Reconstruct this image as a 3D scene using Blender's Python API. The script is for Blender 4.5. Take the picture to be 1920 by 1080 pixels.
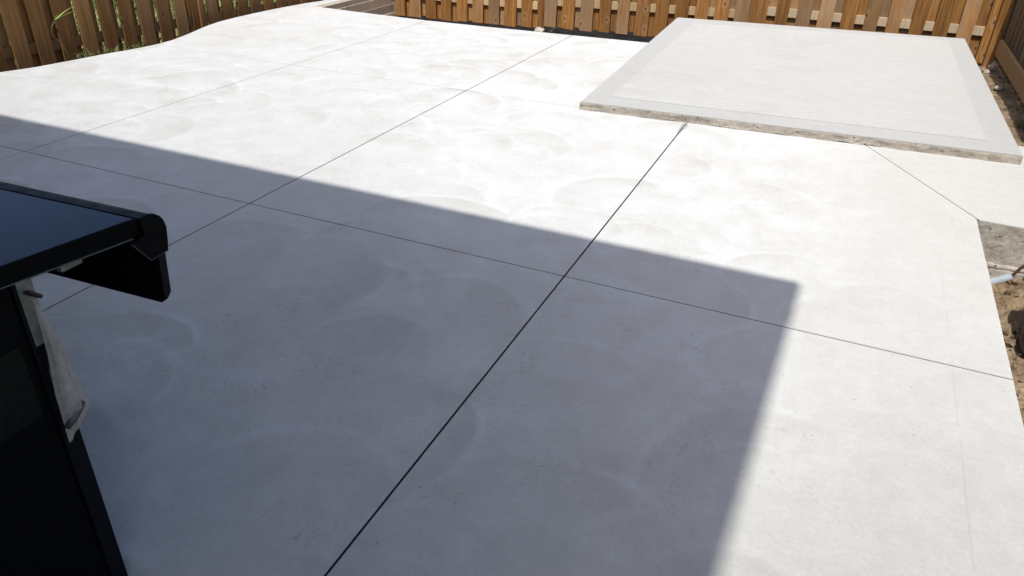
import bpy, bmesh, math, random
from mathutils import Vector, Matrix, noise
random.seed(7)
R = math.radians
for o in list(bpy.data.objects): bpy.data.objects.remove(o)
scene = bpy.context.scene
COL = scene.collection

# ------------------------------------------------------------------ camera
CAM_H = 1.55
yaw, pitch, roll = 0.395777, 0.518974, 0.033600
fh = Vector((-math.sin(yaw), math.cos(yaw), 0)); rt = Vector((math.cos(yaw), math.sin(yaw), 0)); zz = Vector((0, 0, 1))
fw = fh*math.cos(pitch) - zz*math.sin(pitch); up = fh*math.sin(pitch) + zz*math.cos(pitch)
cr = rt*math.cos(roll) + up*math.sin(roll); cu = -rt*math.sin(roll) + up*math.cos(roll)
cam = bpy.data.cameras.new('camera'); co = bpy.data.objects.new('camera', cam); COL.objects.link(co)
m = Matrix.Identity(4)
for i, v in enumerate((cr, cu, -fw)):
    for j in range(3): m[j][i] = v[j]
m[0][3], m[1][3], m[2][3] = 0, 0, CAM_H
co.matrix_world = m
cam.sensor_width = 36; cam.lens = 1409.5/1920*36; cam.clip_end = 2000; cam.clip_start = 0.02
scene.camera = co

# ------------------------------------------------------------------ world, sun, exposure
SUN_E, SUN_A = R(58.9), R(4.0)          # elevation; swing towards +X from straight behind the camera
w = bpy.data.worlds.new('World'); scene.world = w; w.use_nodes = True
nt = w.node_tree; bg = nt.nodes['Background']
sky = nt.nodes.new('ShaderNodeTexSky'); sky.sky_type = 'NISHITA'; sky.sun_disc = False
sky.sun_elevation = SUN_E; sky.sun_rotation = math.pi - SUN_A
sky.air_density = 0.8; sky.dust_density = 2.0; sky.ozone_density = 1.0
nt.links.new(sky.outputs[0], bg.inputs[0]); bg.inputs[1].default_value = 0.142
sl = bpy.data.lights.new('sun', 'SUN'); sl.energy = 3.25; sl.angle = R(0.45); sl.color = (1.0, 0.978, 0.93)
so = bpy.data.objects.new('sun', sl); COL.objects.link(so)
sd = Vector((math.sin(SUN_A)*math.cos(SUN_E), -math.cos(SUN_A)*math.cos(SUN_E), math.sin(SUN_E)))
so.rotation_euler = sd.to_track_quat('Z', 'Y').to_euler(); so.location = sd*30
vs = scene.view_settings; vs.view_transform = 'Standard'; vs.look = 'None'; vs.exposure = 0.18; vs.gamma = 1.0
vs.use_curve_mapping = False

# ------------------------------------------------------------------ helpers
def tag(o, label=None, cat=None, group=None, kind=None):
    if label: o['label'] = label
    if cat: o['category'] = cat
    if group: o['group'] = group
    if kind: o['kind'] = kind
    return o
def empty(name, loc=(0, 0, 0), rz=0):
    o = bpy.data.objects.new(name, None); COL.objects.link(o); o.location = loc; o.rotation_euler.z = rz
    o.empty_display_size = 0.1
    return o
def link(name, me, mat=None, parent=None):
    o = bpy.data.objects.new(name, me); COL.objects.link(o)
    if mat and not me.materials: me.materials.append(mat)
    if parent: o.parent = parent
    return o
def obj(name, bm, mat, parent=None, smooth=False):
    me = bpy.data.meshes.new(name)
    bmesh.ops.recalc_face_normals(bm, faces=bm.faces)
    bm.to_mesh(me); bm.free()
    if smooth:
        for p in me.polygons: p.use_smooth = True
    return link(name, me, mat, parent)
def box(bm, x0, x1, y0, y1, z0, z1, bev=0):
    r = bmesh.ops.create_cube(bm, size=1)
    vv = r['verts']
    for v in vv:
        v.co = Vector((x0 if v.co.x < 0 else x1, y0 if v.co.y < 0 else y1, z0 if v.co.z < 0 else z1))
    if bev:
        es = list({e for v in vv for e in v.link_edges})
        bmesh.ops.bevel(bm, geom=es, offset=bev, segments=2, affect='EDGES', profile=0.6)
    return bm
def bx(*a, bev=0):
    return box(bmesh.new(), *a, bev=bev)
def prism(poly, z0, z1, bev=0.0, segs=2):
    bm = bmesh.new()
    vs_ = [bm.verts.new((p[0], p[1], z1)) for p in poly]
    f = bm.faces.new(vs_)
    r = bmesh.ops.extrude_face_region(bm, geom=[f])
    ex = [g for g in r['geom'] if isinstance(g, bmesh.types.BMVert)]
    for v in ex: v.co.z = z0
    bm.normal_update()
    if bev:
        es = [e for e in bm.edges if all(abs(v.co.z-z1) < 1e-6 for v in e.verts)]
        bmesh.ops.bevel(bm, geom=es, offset=bev, segments=segs, affect='EDGES', profile=0.5)
    return bm
def clip(poly, a, b, c):
    """keep a*x+b*y<=c"""
    out = []
    n = len(poly)
    for i in range(n):
        p, q = poly[i], poly[(i+1) % n]
        dp, dq = a*p[0]+b*p[1]-c, a*q[0]+b*q[1]-c
        if dp <= 0: out.append(p)
        if (dp < 0 and dq > 0) or (dp > 0 and dq < 0):
            t = dp/(dp-dq); out.append((p[0]+t*(q[0]-p[0]), p[1]+t*(q[1]-p[1])))
    return out
def tube(bm, pts, rads, n=10, cap=True):
    pts = [Vector(p) for p in pts]
    if not hasattr(rads, '__len__'): rads = [rads]*len(pts)
    rings = []
    prev = None
    for i, p in enumerate(pts):
        d = (pts[min(i+1, len(pts)-1)] - pts[max(i-1, 0)]).normalized()
        if prev is None:
            a = d.orthogonal().normalized()
        else:
            a = (prev - d*prev.dot(d)).normalized()
        prev = a; b = d.cross(a)
        rings.append([bm.verts.new(p + (a*math.cos(2*math.pi*k/n)+b*math.sin(2*math.pi*k/n))*rads[i]) for k in range(n)])
    for i in range(len(rings)-1):
        for k in range(n):
            bm.faces.new((rings[i][k], rings[i][(k+1) % n], rings[i+1][(k+1) % n], rings[i+1][k]))
    if cap:
        bm.faces.new(rings[0]); bm.faces.new(rings[-1])
    return bm
def extr_x(prof, x0, x1, shear=0.0, xr=0.0):
    """closed (y,z) profile swept along x"""
    bm = bmesh.new()
    a = [bm.verts.new((x0, p[0]+(x0-xr)*shear, p[1])) for p in prof]
    b = [bm.verts.new((x1, p[0]+(x1-xr)*shear, p[1])) for p in prof]
    n = len(prof)
    for i in range(n): bm.faces.new((a[i], a[(i+1) % n], b[(i+1) % n], b[i]))
    bm.faces.new(a); bm.faces.new(b)
    return bm

# ------------------------------------------------------------------ materials
class NB:
    def __init__(s, name):
        s.m = bpy.data.materials.new(name); s.m.use_nodes = True
        s.t = s.m.node_tree; s.n = s.t.nodes; s.l = s.t.links
        s.b = s.n['Principled BSDF']; s.out = s.n['Material Output']
    def node(s, ty, **kw):
        n = s.n.new(ty)
        for k, v in kw.items(): setattr(n, k, v)
        return n
    def put(s, sock, v):
        if v is None: return
        if hasattr(v, 'is_output') or isinstance(v, bpy.types.NodeSocket): s.l.new(v, sock)
        else: sock.default_value = v
    def math(s, op, a, b=None, c=None, clamp=False):
        n = s.node('ShaderNodeMath', operation=op); n.use_clamp = clamp
        s.put(n.inputs[0], a); s.put(n.inputs[1], b)
        if c is not None: s.put(n.inputs[2], c)
        return n.outputs[0]
    def vm(s, op, a, b=None, scale=None):
        n = s.node('ShaderNodeVectorMath', operation=op)
        s.put(n.inputs[0], a); s.put(n.inputs[1], b)
        if scale is not None: s.put(n.inputs['Scale'], scale)
        return n.outputs['Value'] if op in ('LENGTH', 'DOT_PRODUCT', 'DISTANCE') else n.outputs[0]
    def mapr(s, v, a, b, c=0.0, d=1.0, smooth=True):
        n = s.node('ShaderNodeMapRange'); n.interpolation_type = 'SMOOTHSTEP' if smooth else 'LINEAR'
        s.put(n.inputs[0], v)
        for i, q in zip((1, 2, 3, 4), (a, b, c, d)): s.put(n.inputs[i], q)
        return n.outputs[0]
    def noise(s, vec, scale, detail=3, rough=0.5, dist=0, dim='3D'):
        n = s.node('ShaderNodeTexNoise', noise_dimensions=dim)
        s.put(n.inputs['Vector'], vec)
        n.inputs['Scale'].default_value = scale; n.inputs['Detail'].default_value = detail
        n.inputs['Roughness'].default_value = rough; n.inputs['Distortion'].default_value = dist
        return n.outputs['Fac'], n.outputs['Color']
    def voro(s, vec, scale, feature='F1', rnd=1.0, dim='2D'):
        n = s.node('ShaderNodeTexVoronoi', voronoi_dimensions=dim, feature=feature)
        s.put(n.inputs['Vector'], vec); n.inputs['Scale'].default_value = scale
        n.inputs['Randomness'].default_value = rnd
        return n
    def mix(s, f, a, b, ty='MIX'):
        n = s.node('ShaderNodeMix', data_type='RGBA', blend_type=ty)
        s.put(n.inputs[0], f); s.put(n.inputs[6], a); s.put(n.inputs[7], b)
        return n.outputs[2]
    def mixf(s, f, a, b):
        n = s.node('ShaderNodeMix', data_type='FLOAT')
        s.put(n.inputs[0], f); s.put(n.inputs[2], a); s.put(n.inputs[3], b)
        return n.outputs[0]
    def sep(s, v):
        n = s.node('ShaderNodeSeparateXYZ'); s.put(n.inputs[0], v); return n.outputs
    def comb(s, x, y, z=0.0):
        n = s.node('ShaderNodeCombineXYZ'); s.put(n.inputs[0], x); s.put(n.inputs[1], y); s.put(n.inputs[2], z); return n.outputs[0]
    def obj(s): return s.node('ShaderNodeTexCoord').outputs['Object']
    def rand(s): return s.node('ShaderNodeObjectInfo').outputs['Random']
    def bump(s, hgt, st=0.3, d=0.01):
        n = s.node('ShaderNodeBump'); n.inputs['Strength'].default_value = st; n.inputs['Distance'].default_value = d
        s.put(n.inputs['Height'], hgt); s.l.new(n.outputs[0], s.b.inputs['Normal'])
    def set(s, color=None, rough=None, spec=None, metal=None):
        s.put(s.b.inputs['Base Color'], color); s.put(s.b.inputs['Roughness'], rough)
        s.put(s.b.inputs['Specular IOR Level'], spec); s.put(s.b.inputs['Metallic'], metal)
        return s.m

def rgba(r, g, b): return (r, g, b, 1)

def mat_concrete(name, base, swirl=1.0, streak=0.0, marks=1.0):
    N = NB(name)
    P = N.obj()
    # warped plan coordinates
    wn, wc = N.noise(P, 1.7, 2)
    wv = N.vm('SCALE', N.vm('SUBTRACT', wc, (0.5, 0.5, 0.5)), scale=0.14)
    Q = N.vm('ADD', P, wv)
    x, y, z = N.sep(Q)
    Q2 = N.comb(x, y, 0.0)
    tone = N.math('MULTIPLY', N.math('SUBTRACT', N.noise(P, 0.7, 3)[0], 0.5), 0.16)
    scr = 0.0
    soft = N.noise(P, 1.1, 2)[0]
    for i, (sc, off) in enumerate(((1.22, (0.3, 0.7, 0)), (0.95, (4.1, 9.2, 0)), (1.48, (7.7, 2.4, 0)), (1.12, (13.1, 5.5, 0)))):
        qv = N.vm('ADD', Q2, off)
        v = N.voro(qv, sc, rnd=0.9)
        rx, ry, rz = N.sep(v.outputs['Color'])
        rel = N.vm('SUBTRACT', qv, v.outputs['Position'])
        px, py, pz = N.sep(rel)
        rr = N.vm('LENGTH', rel)
        d = N.math('MULTIPLY', rr, sc)
        rad = N.math('ADD', 0.30, N.math('MULTIPLY', rx, 0.16))
        e = N.math('SUBTRACT', d, rad)                        # <0 inside one sweep of the float
        ang = N.math('ARCTAN2', py, px)
        # the finisher worked backwards, so each sweep is crisp on its far side and fades on its near side
        side = N.math('SINE', N.math('ADD', ang, N.math('MULTIPLY', N.math('SUBTRACT', ry, 0.5), 2.4)))
        sidef = N.math('POWER', N.mapr(side, -0.5, 1.0), 1.3)
        inside = N.math('MULTIPLY', N.mapr(e, -0.03, 0.010, 1, 0), N.mapr(side, -0.75, 0.35))
        inside = N.math('MULTIPLY', inside, N.mapr(N.math('FRACT', N.math('MULTIPLY', rx, 7.31)), 0.15, 0.8, 0.15, 1.0))
        rim = N.math('MULTIPLY', N.mapr(N.math('ABSOLUTE', N.math('SUBTRACT', e, 0.010)), 0.0, 0.045, 1, 0), sidef)
        rim = N.math('MULTIPLY', rim, N.mapr(N.noise(qv, 2.1, 2)[0], 0.30, 0.52, 0.25, 1.0))
        under = N.math('MULTIPLY', N.mapr(e, -0.30, -0.01, 0, 1), sidef)
        cell = N.math('MULTIPLY', N.math('SUBTRACT', rz, 0.45), 0.06)
        new = N.math('ADD', N.math('MULTIPLY', tone, 0.35), N.math('SUBTRACT', cell, N.math('MULTIPLY', under, N.math('ADD', 0.02, N.math('MULTIPLY', rz, 0.075)))))
        tone = N.mixf(N.math('MULTIPLY', inside, 0.85), tone, new)
        tone = N.math('ADD', tone, N.math('MULTIPLY', rim, N.math('ADD', 0.012, N.math('MULTIPLY', rx, 0.035))))
        if i in (0, 2):
            cv = N.comb(N.math('MULTIPLY', ang, 11.0), N.math('MULTIPLY', rr, 150.0), rx)
            dn = N.noise(cv, 1.0, 2, 0.6)[0]
            dash = N.mapr(dn, 0.59, 0.68)
            zone = N.mapr(N.noise(N.vm('ADD', P, off), 3.0, 2)[0], 0.555, 0.66)
            scr = N.math('ADD', scr, N.math('MULTIPLY', dash, zone))
            fine = N.math('SUBTRACT', N.noise(cv, 0.6, 3, 0.65)[0], 0.5)
            tone = N.math('ADD', tone, N.math('MULTIPLY', fine, 0.05))
    cloud = N.math('SUBTRACT', N.noise(Q, 4.2, 5, 0.6)[0], 0.5)
    tone = N.math('ADD', tone, N.math('MULTIPLY', cloud, 0.17))
    ox, oy, oz = N.sep(P)
    slick = N.mapr(N.math('ADD', ox, N.math('MULTIPLY', soft, 0.8)), 0.0, 1.0)      # hard-trowelled, greyer margin by the right edge
    amp = N.math('MULTIPLY', N.mapr(N.noise(P, 0.45, 1)[0], 0.3, 0.7, 0.7, 1.25), N.math('SUBTRACT', 1.0, N.math('MULTIPLY', slick, 0.75)))
    tone = N.math('MULTIPLY', N.math('MULTIPLY', tone, amp), swirl)
    scr = N.math('MULTIPLY', scr, N.math('SUBTRACT', 1.0, N.math('MULTIPLY', slick, 0.88)))
    if marks == 1.0:
        tone = N.math('SUBTRACT', tone, N.math('MULTIPLY', slick, 0.095))
        tone = N.math('SUBTRACT', tone, N.mapr(N.math('ADD', oy, soft), 3.9, 1.0, 0.0, 0.17))      # tone darkens smoothly towards the house
        # hand-edger line 0.2 m in from the right edge
        lx = N.math('ABSOLUTE', N.math('SUBTRACT', N.math('ADD', ox, N.math('MULTIPLY', wn, 0.02)), N.math('ADD', 0.592, N.math('MULTIPLY', oy, 0.011))))
        ln = N.math('MULTIPLY', N.mapr(lx, 0.0012, 0.0034, 1, 0), N.mapr(N.noise(P, 3.3, 2)[0], 0.36, 0.5))
        ln = N.math('MULTIPLY', ln, N.math('MULTIPLY', N.math('GREATER_THAN', oy, 1.7), N.math('LESS_THAN', oy, 3.6)))
        tone = N.math('SUBTRACT', tone, N.math('MULTIPLY', ln, 0.07))
    # brushed streaks (pad)
    if streak:
        sx, sy, sz = N.sep(P)
        st = N.noise(N.comb(N.math('MULTIPLY', sx, 1.1), N.math('MULTIPLY', sy, 26.0), 0.0), 1.0, 4, 0.6)[0]
        tone = N.math('ADD', tone, N.math('MULTIPLY', N.math('SUBTRACT', st, 0.5), streak))
    grain = N.math('SUBTRACT', N.noise(P, 180, 2, 0.6)[0], 0.5)
    mott = N.math('SUBTRACT', N.noise(P, 14, 4, 0.65)[0], 0.5)
    tone = N.math('ADD', tone, N.math('ADD', N.math('ADD', N.math('MULTIPLY', grain, 0.22), N.math('MULTIPLY', N.math('SUBTRACT', N.noise(P, 55, 3, 0.65)[0], 0.5), 0.16)), N.math('MULTIPLY', mott, 0.17)))
    # pits, pale flecks
    pv = N.voro(P, 17, rnd=1.0)
    pr = N.sep(pv.outputs['Color'])
    pit = N.math('MULTIPLY', N.mapr(pv.outputs['Distance'], 0.03, 0.06, 1, 0), N.math('GREATER_THAN', pr[0], 0.955))
    fw_ = N.vm('SCALE', N.vm('SUBTRACT', N.noise(P, 38, 3, 0.6)[1], (0.5, 0.5, 0.5)), scale=0.05)
    fv = N.voro(N.vm('ADD', P, fw_), 30, rnd=1.0)
    fr = N.sep(fv.outputs['Color'])
    fl = N.math('MULTIPLY', N.mapr(fv.outputs['Distance'], 0.05, 0.32, 1, 0), N.math('GREATER_THAN', fr[0], 0.62))
    fl = N.math('MULTIPLY', fl, N.math('MAXIMUM', N.mapr(soft, 0.46, 0.66), slick))
    k = N.math('ADD', 1.0, tone)
    k = N.math('ADD', k, N.math('MULTIPLY', fl, N.math('MULTIPLY', fr[1], 0.055)))
    k = N.math('MULTIPLY', k, N.math('SUBTRACT', 1.0, N.math('MULTIPLY', pit, 0.45)))
    k = N.math('MULTIPLY', k, N.math('SUBTRACT', 1.0, N.math('MULTIPLY', scr, 0.24*marks), clamp=True))
    hue = N.mix(N.mapr(tone, -0.12, 0.08), rgba(base[0]*1.012, base[1]*1.0, base[2]*0.972), rgba(base[0]*0.988, base[1]*1.0, base[2]*1.022))
    col = N.vm('SCALE', hue, scale=k)
    N.bump(N.math('SUBTRACT', N.math('ADD', N.math('MULTIPLY', grain, 0.35), N.math('MULTIPLY', mott, 0.4)), N.math('ADD', N.math('MULTIPLY', scr, 0.5), pit)), 0.25, 0.004)
    N.b.inputs['Diffuse Roughness'].default_value = 1.0
    return N.set(col, 0.82, 0.25)

def mat_rough_concrete(name, base):
    N = NB(name); P = N.obj()
    a = N.noise(P, 9, 5, 0.65)[0]; b = N.noise(P, 70, 3, 0.6)[0]
    x, y, z = N.sep(P)
    v = N.voro(N.comb(x, N.math('ADD', y, 0.0), z), 38, dim='3D')
    pr = N.sep(v.outputs['Color'])
    pit = N.math('MULTIPLY', N.mapr(v.outputs['Distance'], 0.12, 0.26, 1, 0), N.math('GREATER_THAN', pr[0], 0.80))
    v2 = N.voro(P, 16, dim='3D'); p2 = N.sep(v2.outputs['Color'])
    chip = N.math('MULTIPLY', N.mapr(v2.outputs['Distance'], 0.1, 0.3, 1, 0), N.math('GREATER_THAN', p2[0], 0.86))
    c = N.mix(N.mapr(a, 0.3, 0.7), rgba(*[q*0.78 for q in base]), rgba(*[q*1.12 for q in base]))
    c = N.mix(N.math('MULTIPLY', chip, 0.6), c, rgba(0.52, 0.48, 0.42))
    c = N.mix(N.math('MULTIPLY', pit, 0.85), c, rgba(0.05, 0.045, 0.04))
    c = N.vm('SCALE', c, scale=N.mapr(b, 0.3, 0.7, 0.85, 1.12))
    N.bump(N.math('SUBTRACT', N.math('ADD', a, N.math('MULTIPLY', b, 0.3)), pit), 0.8, 0.012)
    return N.set(c, 0.9, 0.2)

def mat_wood(name, ca, cb, cg, grey=0.35, knots=True):
    N = NB(name); P = N.obj(); rd = N.rand()
    off = N.comb(N.math('MULTIPLY', rd, 37.0), N.math('MULTIPLY', rd, 91.0), N.math('MULTIPLY', rd, 53.0))
    Q = N.vm('ADD', P, off)
    x, y, z = N.sep(Q)
    u = N.math('ADD', x, y)
    kv = N.voro(N.comb(N.math('MULTIPLY', u, 1.0), N.math('MULTIPLY', z, 0.55), 0.0), 6.0, rnd=0.9)
    kr = N.sep(kv.outputs['Color'])
    kd = kv.outputs['Distance']
    kon = N.math('GREATER_THAN', kr[0], 0.72)
    kin = N.math('MULTIPLY', N.mapr(kd, 0.045, 0.085, 1, 0), kon)
    khalo = N.math('MULTIPLY', N.mapr(kd, 0.06, 0.30, 1, 0), kon)
    bend = N.math('MULTIPLY', khalo, 0.06)
    gv = N.comb(N.math('MULTIPLY', N.math('ADD', u, bend), 42.0), N.math('MULTIPLY', z, 1.6), 0.0)
    g1 = N.noise(gv, 1.0, 4, 0.6, 0.4)[0]
    g2 = N.noise(N.comb(N.math('MULTIPLY', u, 160.0), N.math('MULTIPLY', z, 5.0), 0.0), 1.0, 3, 0.6)[0]
    blot = N.noise(N.comb(N.math('MULTIPLY', u, 5.0), N.math('MULTIPLY', z, 2.2), 0.0), 1.0, 3, 0.55)[0]
    c = N.mix(N.mapr(g1, 0.32, 0.68), rgba(*ca), rgba(*cb))
    r2 = N.math('FRACT', N.math('MULTIPLY', rd, 7.31))
    gm = N.math('MULTIPLY', N.mapr(N.math('ADD', N.math('MULTIPLY', blot, 0.6), N.math('MULTIPLY', r2, 0.6)), 0.45, 0.85), grey*2.0, clamp=True)
    c = N.mix(gm, c, rgba(*cg))
    c = N.mix(N.math('MULTIPLY', khalo, 0.25), c, rgba(*[q*1.35 for q in cg]))
    c = N.mix(N.math('MULTIPLY', kin, 0.75), c, rgba(ca[0]*0.30, ca[1]*0.26, ca[2]*0.24))
    r3 = N.math('FRACT', N.math('MULTIPLY', rd, 13.7))
    c = N.vm('SCALE', c, scale=N.math('MULTIPLY', N.mapr(g2, 0.25, 0.75, 0.82, 1.15), N.math('ADD', 0.70, N.math('MULTIPLY', r3, 0.56))))
    N.bump(N.math('ADD', N.math('MULTIPLY', g1, 0.6), N.math('MULTIPLY', g2, 0.5)), 0.35, 0.003)
    return N.set(c, 0.8, 0.2)

def mat_soil(name, ca, cb):
    N = NB(name); P = N.obj()
    a = N.noise(P, 5, 5, 0.65)[0]; b = N.noise(P, 45, 4, 0.65)[0]
    c = N.mix(N.mapr(a, 0.35, 0.65), rgba(*ca), rgba(*cb))
    c = N.vm('SCALE', c, scale=N.mapr(b, 0.25, 0.75, 0.6, 1.3))
    N.bump(N.math('ADD', a, N.math('MULTIPLY', b, 0.6)), 0.9, 0.02)
    return N.set(c, 0.95, 0.15)

def mat_simple(name, col, rough=0.5, spec=0.5, metal=0.0, var=0.15, sc=20, bump=0.0):
    N = NB(name); P = N.obj()
    a = N.noise(P, sc, 4, 0.6)[0]
    c = N.vm('SCALE', N.mix(0.0, rgba(*col), rgba(*col)), scale=N.mapr(a, 0.25, 0.75, 1-var, 1+var))
    r = N.mapr(N.noise(P, sc*0.6, 3)[0], 0.3, 0.7, max(0, rough-0.08), min(1, rough+0.08))
    if bump: N.bump(a, bump, 0.004)
    return N.set(c, r, spec, metal)

M = {}
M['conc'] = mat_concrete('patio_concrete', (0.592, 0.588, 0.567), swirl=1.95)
M['pad'] = mat_concrete('pad_concrete', (0.490, 0.483, 0.458), swirl=0.7, streak=0.20, marks=0.3)
M['band'] = mat_concrete('pad_border_concrete', (0.450, 0.445, 0.425), swirl=0.35, marks=0.0)
M['rconc'] = mat_rough_concrete('formed_concrete_edge', (0.42, 0.375, 0.31))
M['footing'] = mat_rough_concrete('footing_concrete', (0.44, 0.40, 0.345))
M['fence'] = mat_wood('cedar_boards', (0.20, 0.090, 0.024), (0.36, 0.175, 0.054), (0.34, 0.235, 0.145), 0.36)
M['rail'] = mat_wood('rail_lumber', (0.42, 0.29, 0.15), (0.55, 0.41, 0.24), (0.46, 0.38, 0.28), 0.3)
M['fenceL'] = mat_wood('brown_fence_boards', (0.24, 0.115, 0.036), (0.39, 0.205, 0.070), (0.31, 0.185, 0.085), 0.35)
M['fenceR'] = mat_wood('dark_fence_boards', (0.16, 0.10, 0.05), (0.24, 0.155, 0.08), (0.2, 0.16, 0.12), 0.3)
M['timber'] = mat_wood('grey_timber', (0.46, 0.39, 0.29), (0.62, 0.54, 0.42), (0.58, 0.52, 0.43), 0.3)
M['sawn'] = mat_simple('sawn_joint_face', (0.10, 0.097, 0.092), 0.95, 0.1, 0, 0.25, 30)
M['base'] = mat_simple('joint_bottom', (0.04, 0.038, 0.036), 0.95, 0.1, 0, 0.25, 30)
M['smear'] = mat_simple('mortar_smear', (0.43, 0.42, 0.40), 0.9, 0.2, 0, 0.2, 30)
M['soil'] = mat_soil('brown_soil', (0.20, 0.138, 0.080), (0.34, 0.25, 0.16))
M['soildark'] = mat_soil('damp_soil', (0.10, 0.060, 0.036), (0.16, 0.10, 0.06))
M['grassland'] = mat_soil('turf', (0.07, 0.11, 0.02), (0.12, 0.15, 0.035))

# ------------------------------------------------------------------ ground
bm = bmesh.new(); S = 400
vv = [bm.verts.new(p) for p in ((-S, -S, -0.62), (S, -S, -0.62), (S, S, -0.62), (-S, S, -0.62))]; bm.faces.new(vv)
tag(obj('ground', bm, M['grassland']), kind='structure')

def soil_sheet(name, x0, x1, y0, y1, step, base, amp, mat, extra=None):
    nx, ny = int((x1-x0)/step)+1, int((y1-y0)/step)+1
    vs_, fs = [], []
    for j in range(ny):
        for i in range(nx):
            x, y = x0+i*step, y0+j*step
            p = Vector((x, y, 0))
            h = noise.fractal(p*2.2, 0.9, 2.1, 4)*0.5 + noise.fractal(p*11, 0.8, 2.2, 4)*0.35
            h += max(0, noise.noise(p*24))*0.35
            zb = base(x, y) if callable(base) else base
            vs_.append((x, y, zb + amp*h))
    for j in range(ny-1):
        for i in range(nx-1):
            a = j*nx+i; fs.append((a, a+1, a+nx+1, a+nx))
    me = bpy.data.meshes.new(name); me.from_pydata(vs_, [], fs)
    for p in me.polygons: p.use_smooth = True
    o = link(name, me, mat); tag(o, kind='structure'); return o
# trench of bare soil beside the patio, strip beyond it along the back and left fences
soil_sheet('soil_bed', 0.70, 2.6, 1.0, 4.25, 0.014, lambda x, y: -0.31+0.02*math.sin(y*2)+0.06*max(0, x-1.1), 0.075, M['soil'])
soil_sheet('soil_strip', 1.0, 2.6, 5.2, 10.2, 0.03, -0.24, 0.05, M['soil'])
soil_sheet('trench', -5.7, -1.0, 7.3, 11.0, 0.06, lambda x, y: -0.50+0.12*min(1, max(0, (y-8.5)/0.6)), 0.05, M['soil'])
soil_sheet('fence_verge', -6.29, -5.73, -1.0, 9.8, 0.06, lambda x, y: -0.19, 0.05, M['soildark'])

# ------------------------------------------------------------------ patio: sawn panels
XL1, XL2, XL3 = -4.205, -2.580, -0.887
YH2, YH1 = 2.700, 5.122
left_edge = [(-5.88, 9.1), (-5.88, 7.82), (-5.93, 7.62), (-5.957, 7.41), (-5.985, 7.1), (-5.995, 6.81), (-5.995, 6.5), (-5.975, 6.22), (-5.93, 6.02), (-5.88, 5.86), (-5.81, 5.66), (-5.755, 5.48),
             (-5.715, 5.32), (-5.70, 5.16), (-5.71, 4.98), (-5.74, 4.80), (-5.78, 4.62), (-5.81, 4.38), (-5.86, 4.05), (-5.945, 3.8), (-6.02, 3.5), (-6.1, 3.0), (-6.13, 2.4), (-6.13, -0.9)]
outline = left_edge + [*[(0.783+0.0088*yy+0.0025*noise.noise(Vector((yy*2.7, 0, 0)))+0.0015*noise.noise(Vector((yy*9, 4, 0))), yy) for yy in [-0.9+0.1*i for i in range(52)]], (0.820, 4.235), (1.42, 4.222), (1.42, 5.75), (-1.2, 5.55),
                       (-1.2, 7.66), (-1.86, 7.607), (-2.59, 7.545), (-3.57, 7.475), (-4.205, 7.44), (-4.92, 7.455), (-5.645, 7.49), (-5.72, 7.50), (-5.715, 9.1)]
patio = tag(empty('patio'), kind='structure')
DIAG = ((0.253, 5.27), (0.822, 4.250))
dv = Vector((DIAG[1][0]-DIAG[0][0], DIAG[1][1]-DIAG[0][1])); dn_ = Vector((dv.y, -dv.x)).normalized()   # points to the left/below
dc = dn_.x*DIAG[0][0] + dn_.y*DIAG[0][1]
W1, W2, W3, WH, WD = .0028, .0032, .0036, .0028, .0028
cols = [(-99, 0, XL1, W1), (XL1, W1, XL2, W2), (XL2, W2, XL3, W3)]
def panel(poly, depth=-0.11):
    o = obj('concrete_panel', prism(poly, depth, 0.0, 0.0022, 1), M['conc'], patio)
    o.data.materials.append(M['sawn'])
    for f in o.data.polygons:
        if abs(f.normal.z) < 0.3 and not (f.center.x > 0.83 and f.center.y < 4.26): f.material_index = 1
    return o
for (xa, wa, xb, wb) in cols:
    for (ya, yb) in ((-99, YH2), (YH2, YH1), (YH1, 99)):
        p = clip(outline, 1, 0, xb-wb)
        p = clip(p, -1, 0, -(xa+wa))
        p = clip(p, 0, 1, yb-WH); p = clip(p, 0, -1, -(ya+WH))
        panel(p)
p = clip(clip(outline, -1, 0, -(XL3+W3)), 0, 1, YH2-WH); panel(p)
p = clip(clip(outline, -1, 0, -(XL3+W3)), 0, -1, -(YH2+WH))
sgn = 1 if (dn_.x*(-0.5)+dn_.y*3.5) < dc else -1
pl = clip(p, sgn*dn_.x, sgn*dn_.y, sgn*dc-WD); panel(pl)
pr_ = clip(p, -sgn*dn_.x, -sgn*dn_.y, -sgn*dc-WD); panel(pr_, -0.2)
# gravel/sub-base under the saw cuts so that they read as dark slots
obj('sub_base', prism([(-5.6, -0.85), (0.70, -0.85), (0.74, 4.15), (0.80, 4.36), (1.35, 4.40), (1.35, 5.5), (-1.3, 5.4), (-1.3, 7.4), (-5.6, 7.35)], -0.30, -0.10), M['base'], patio)

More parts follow.
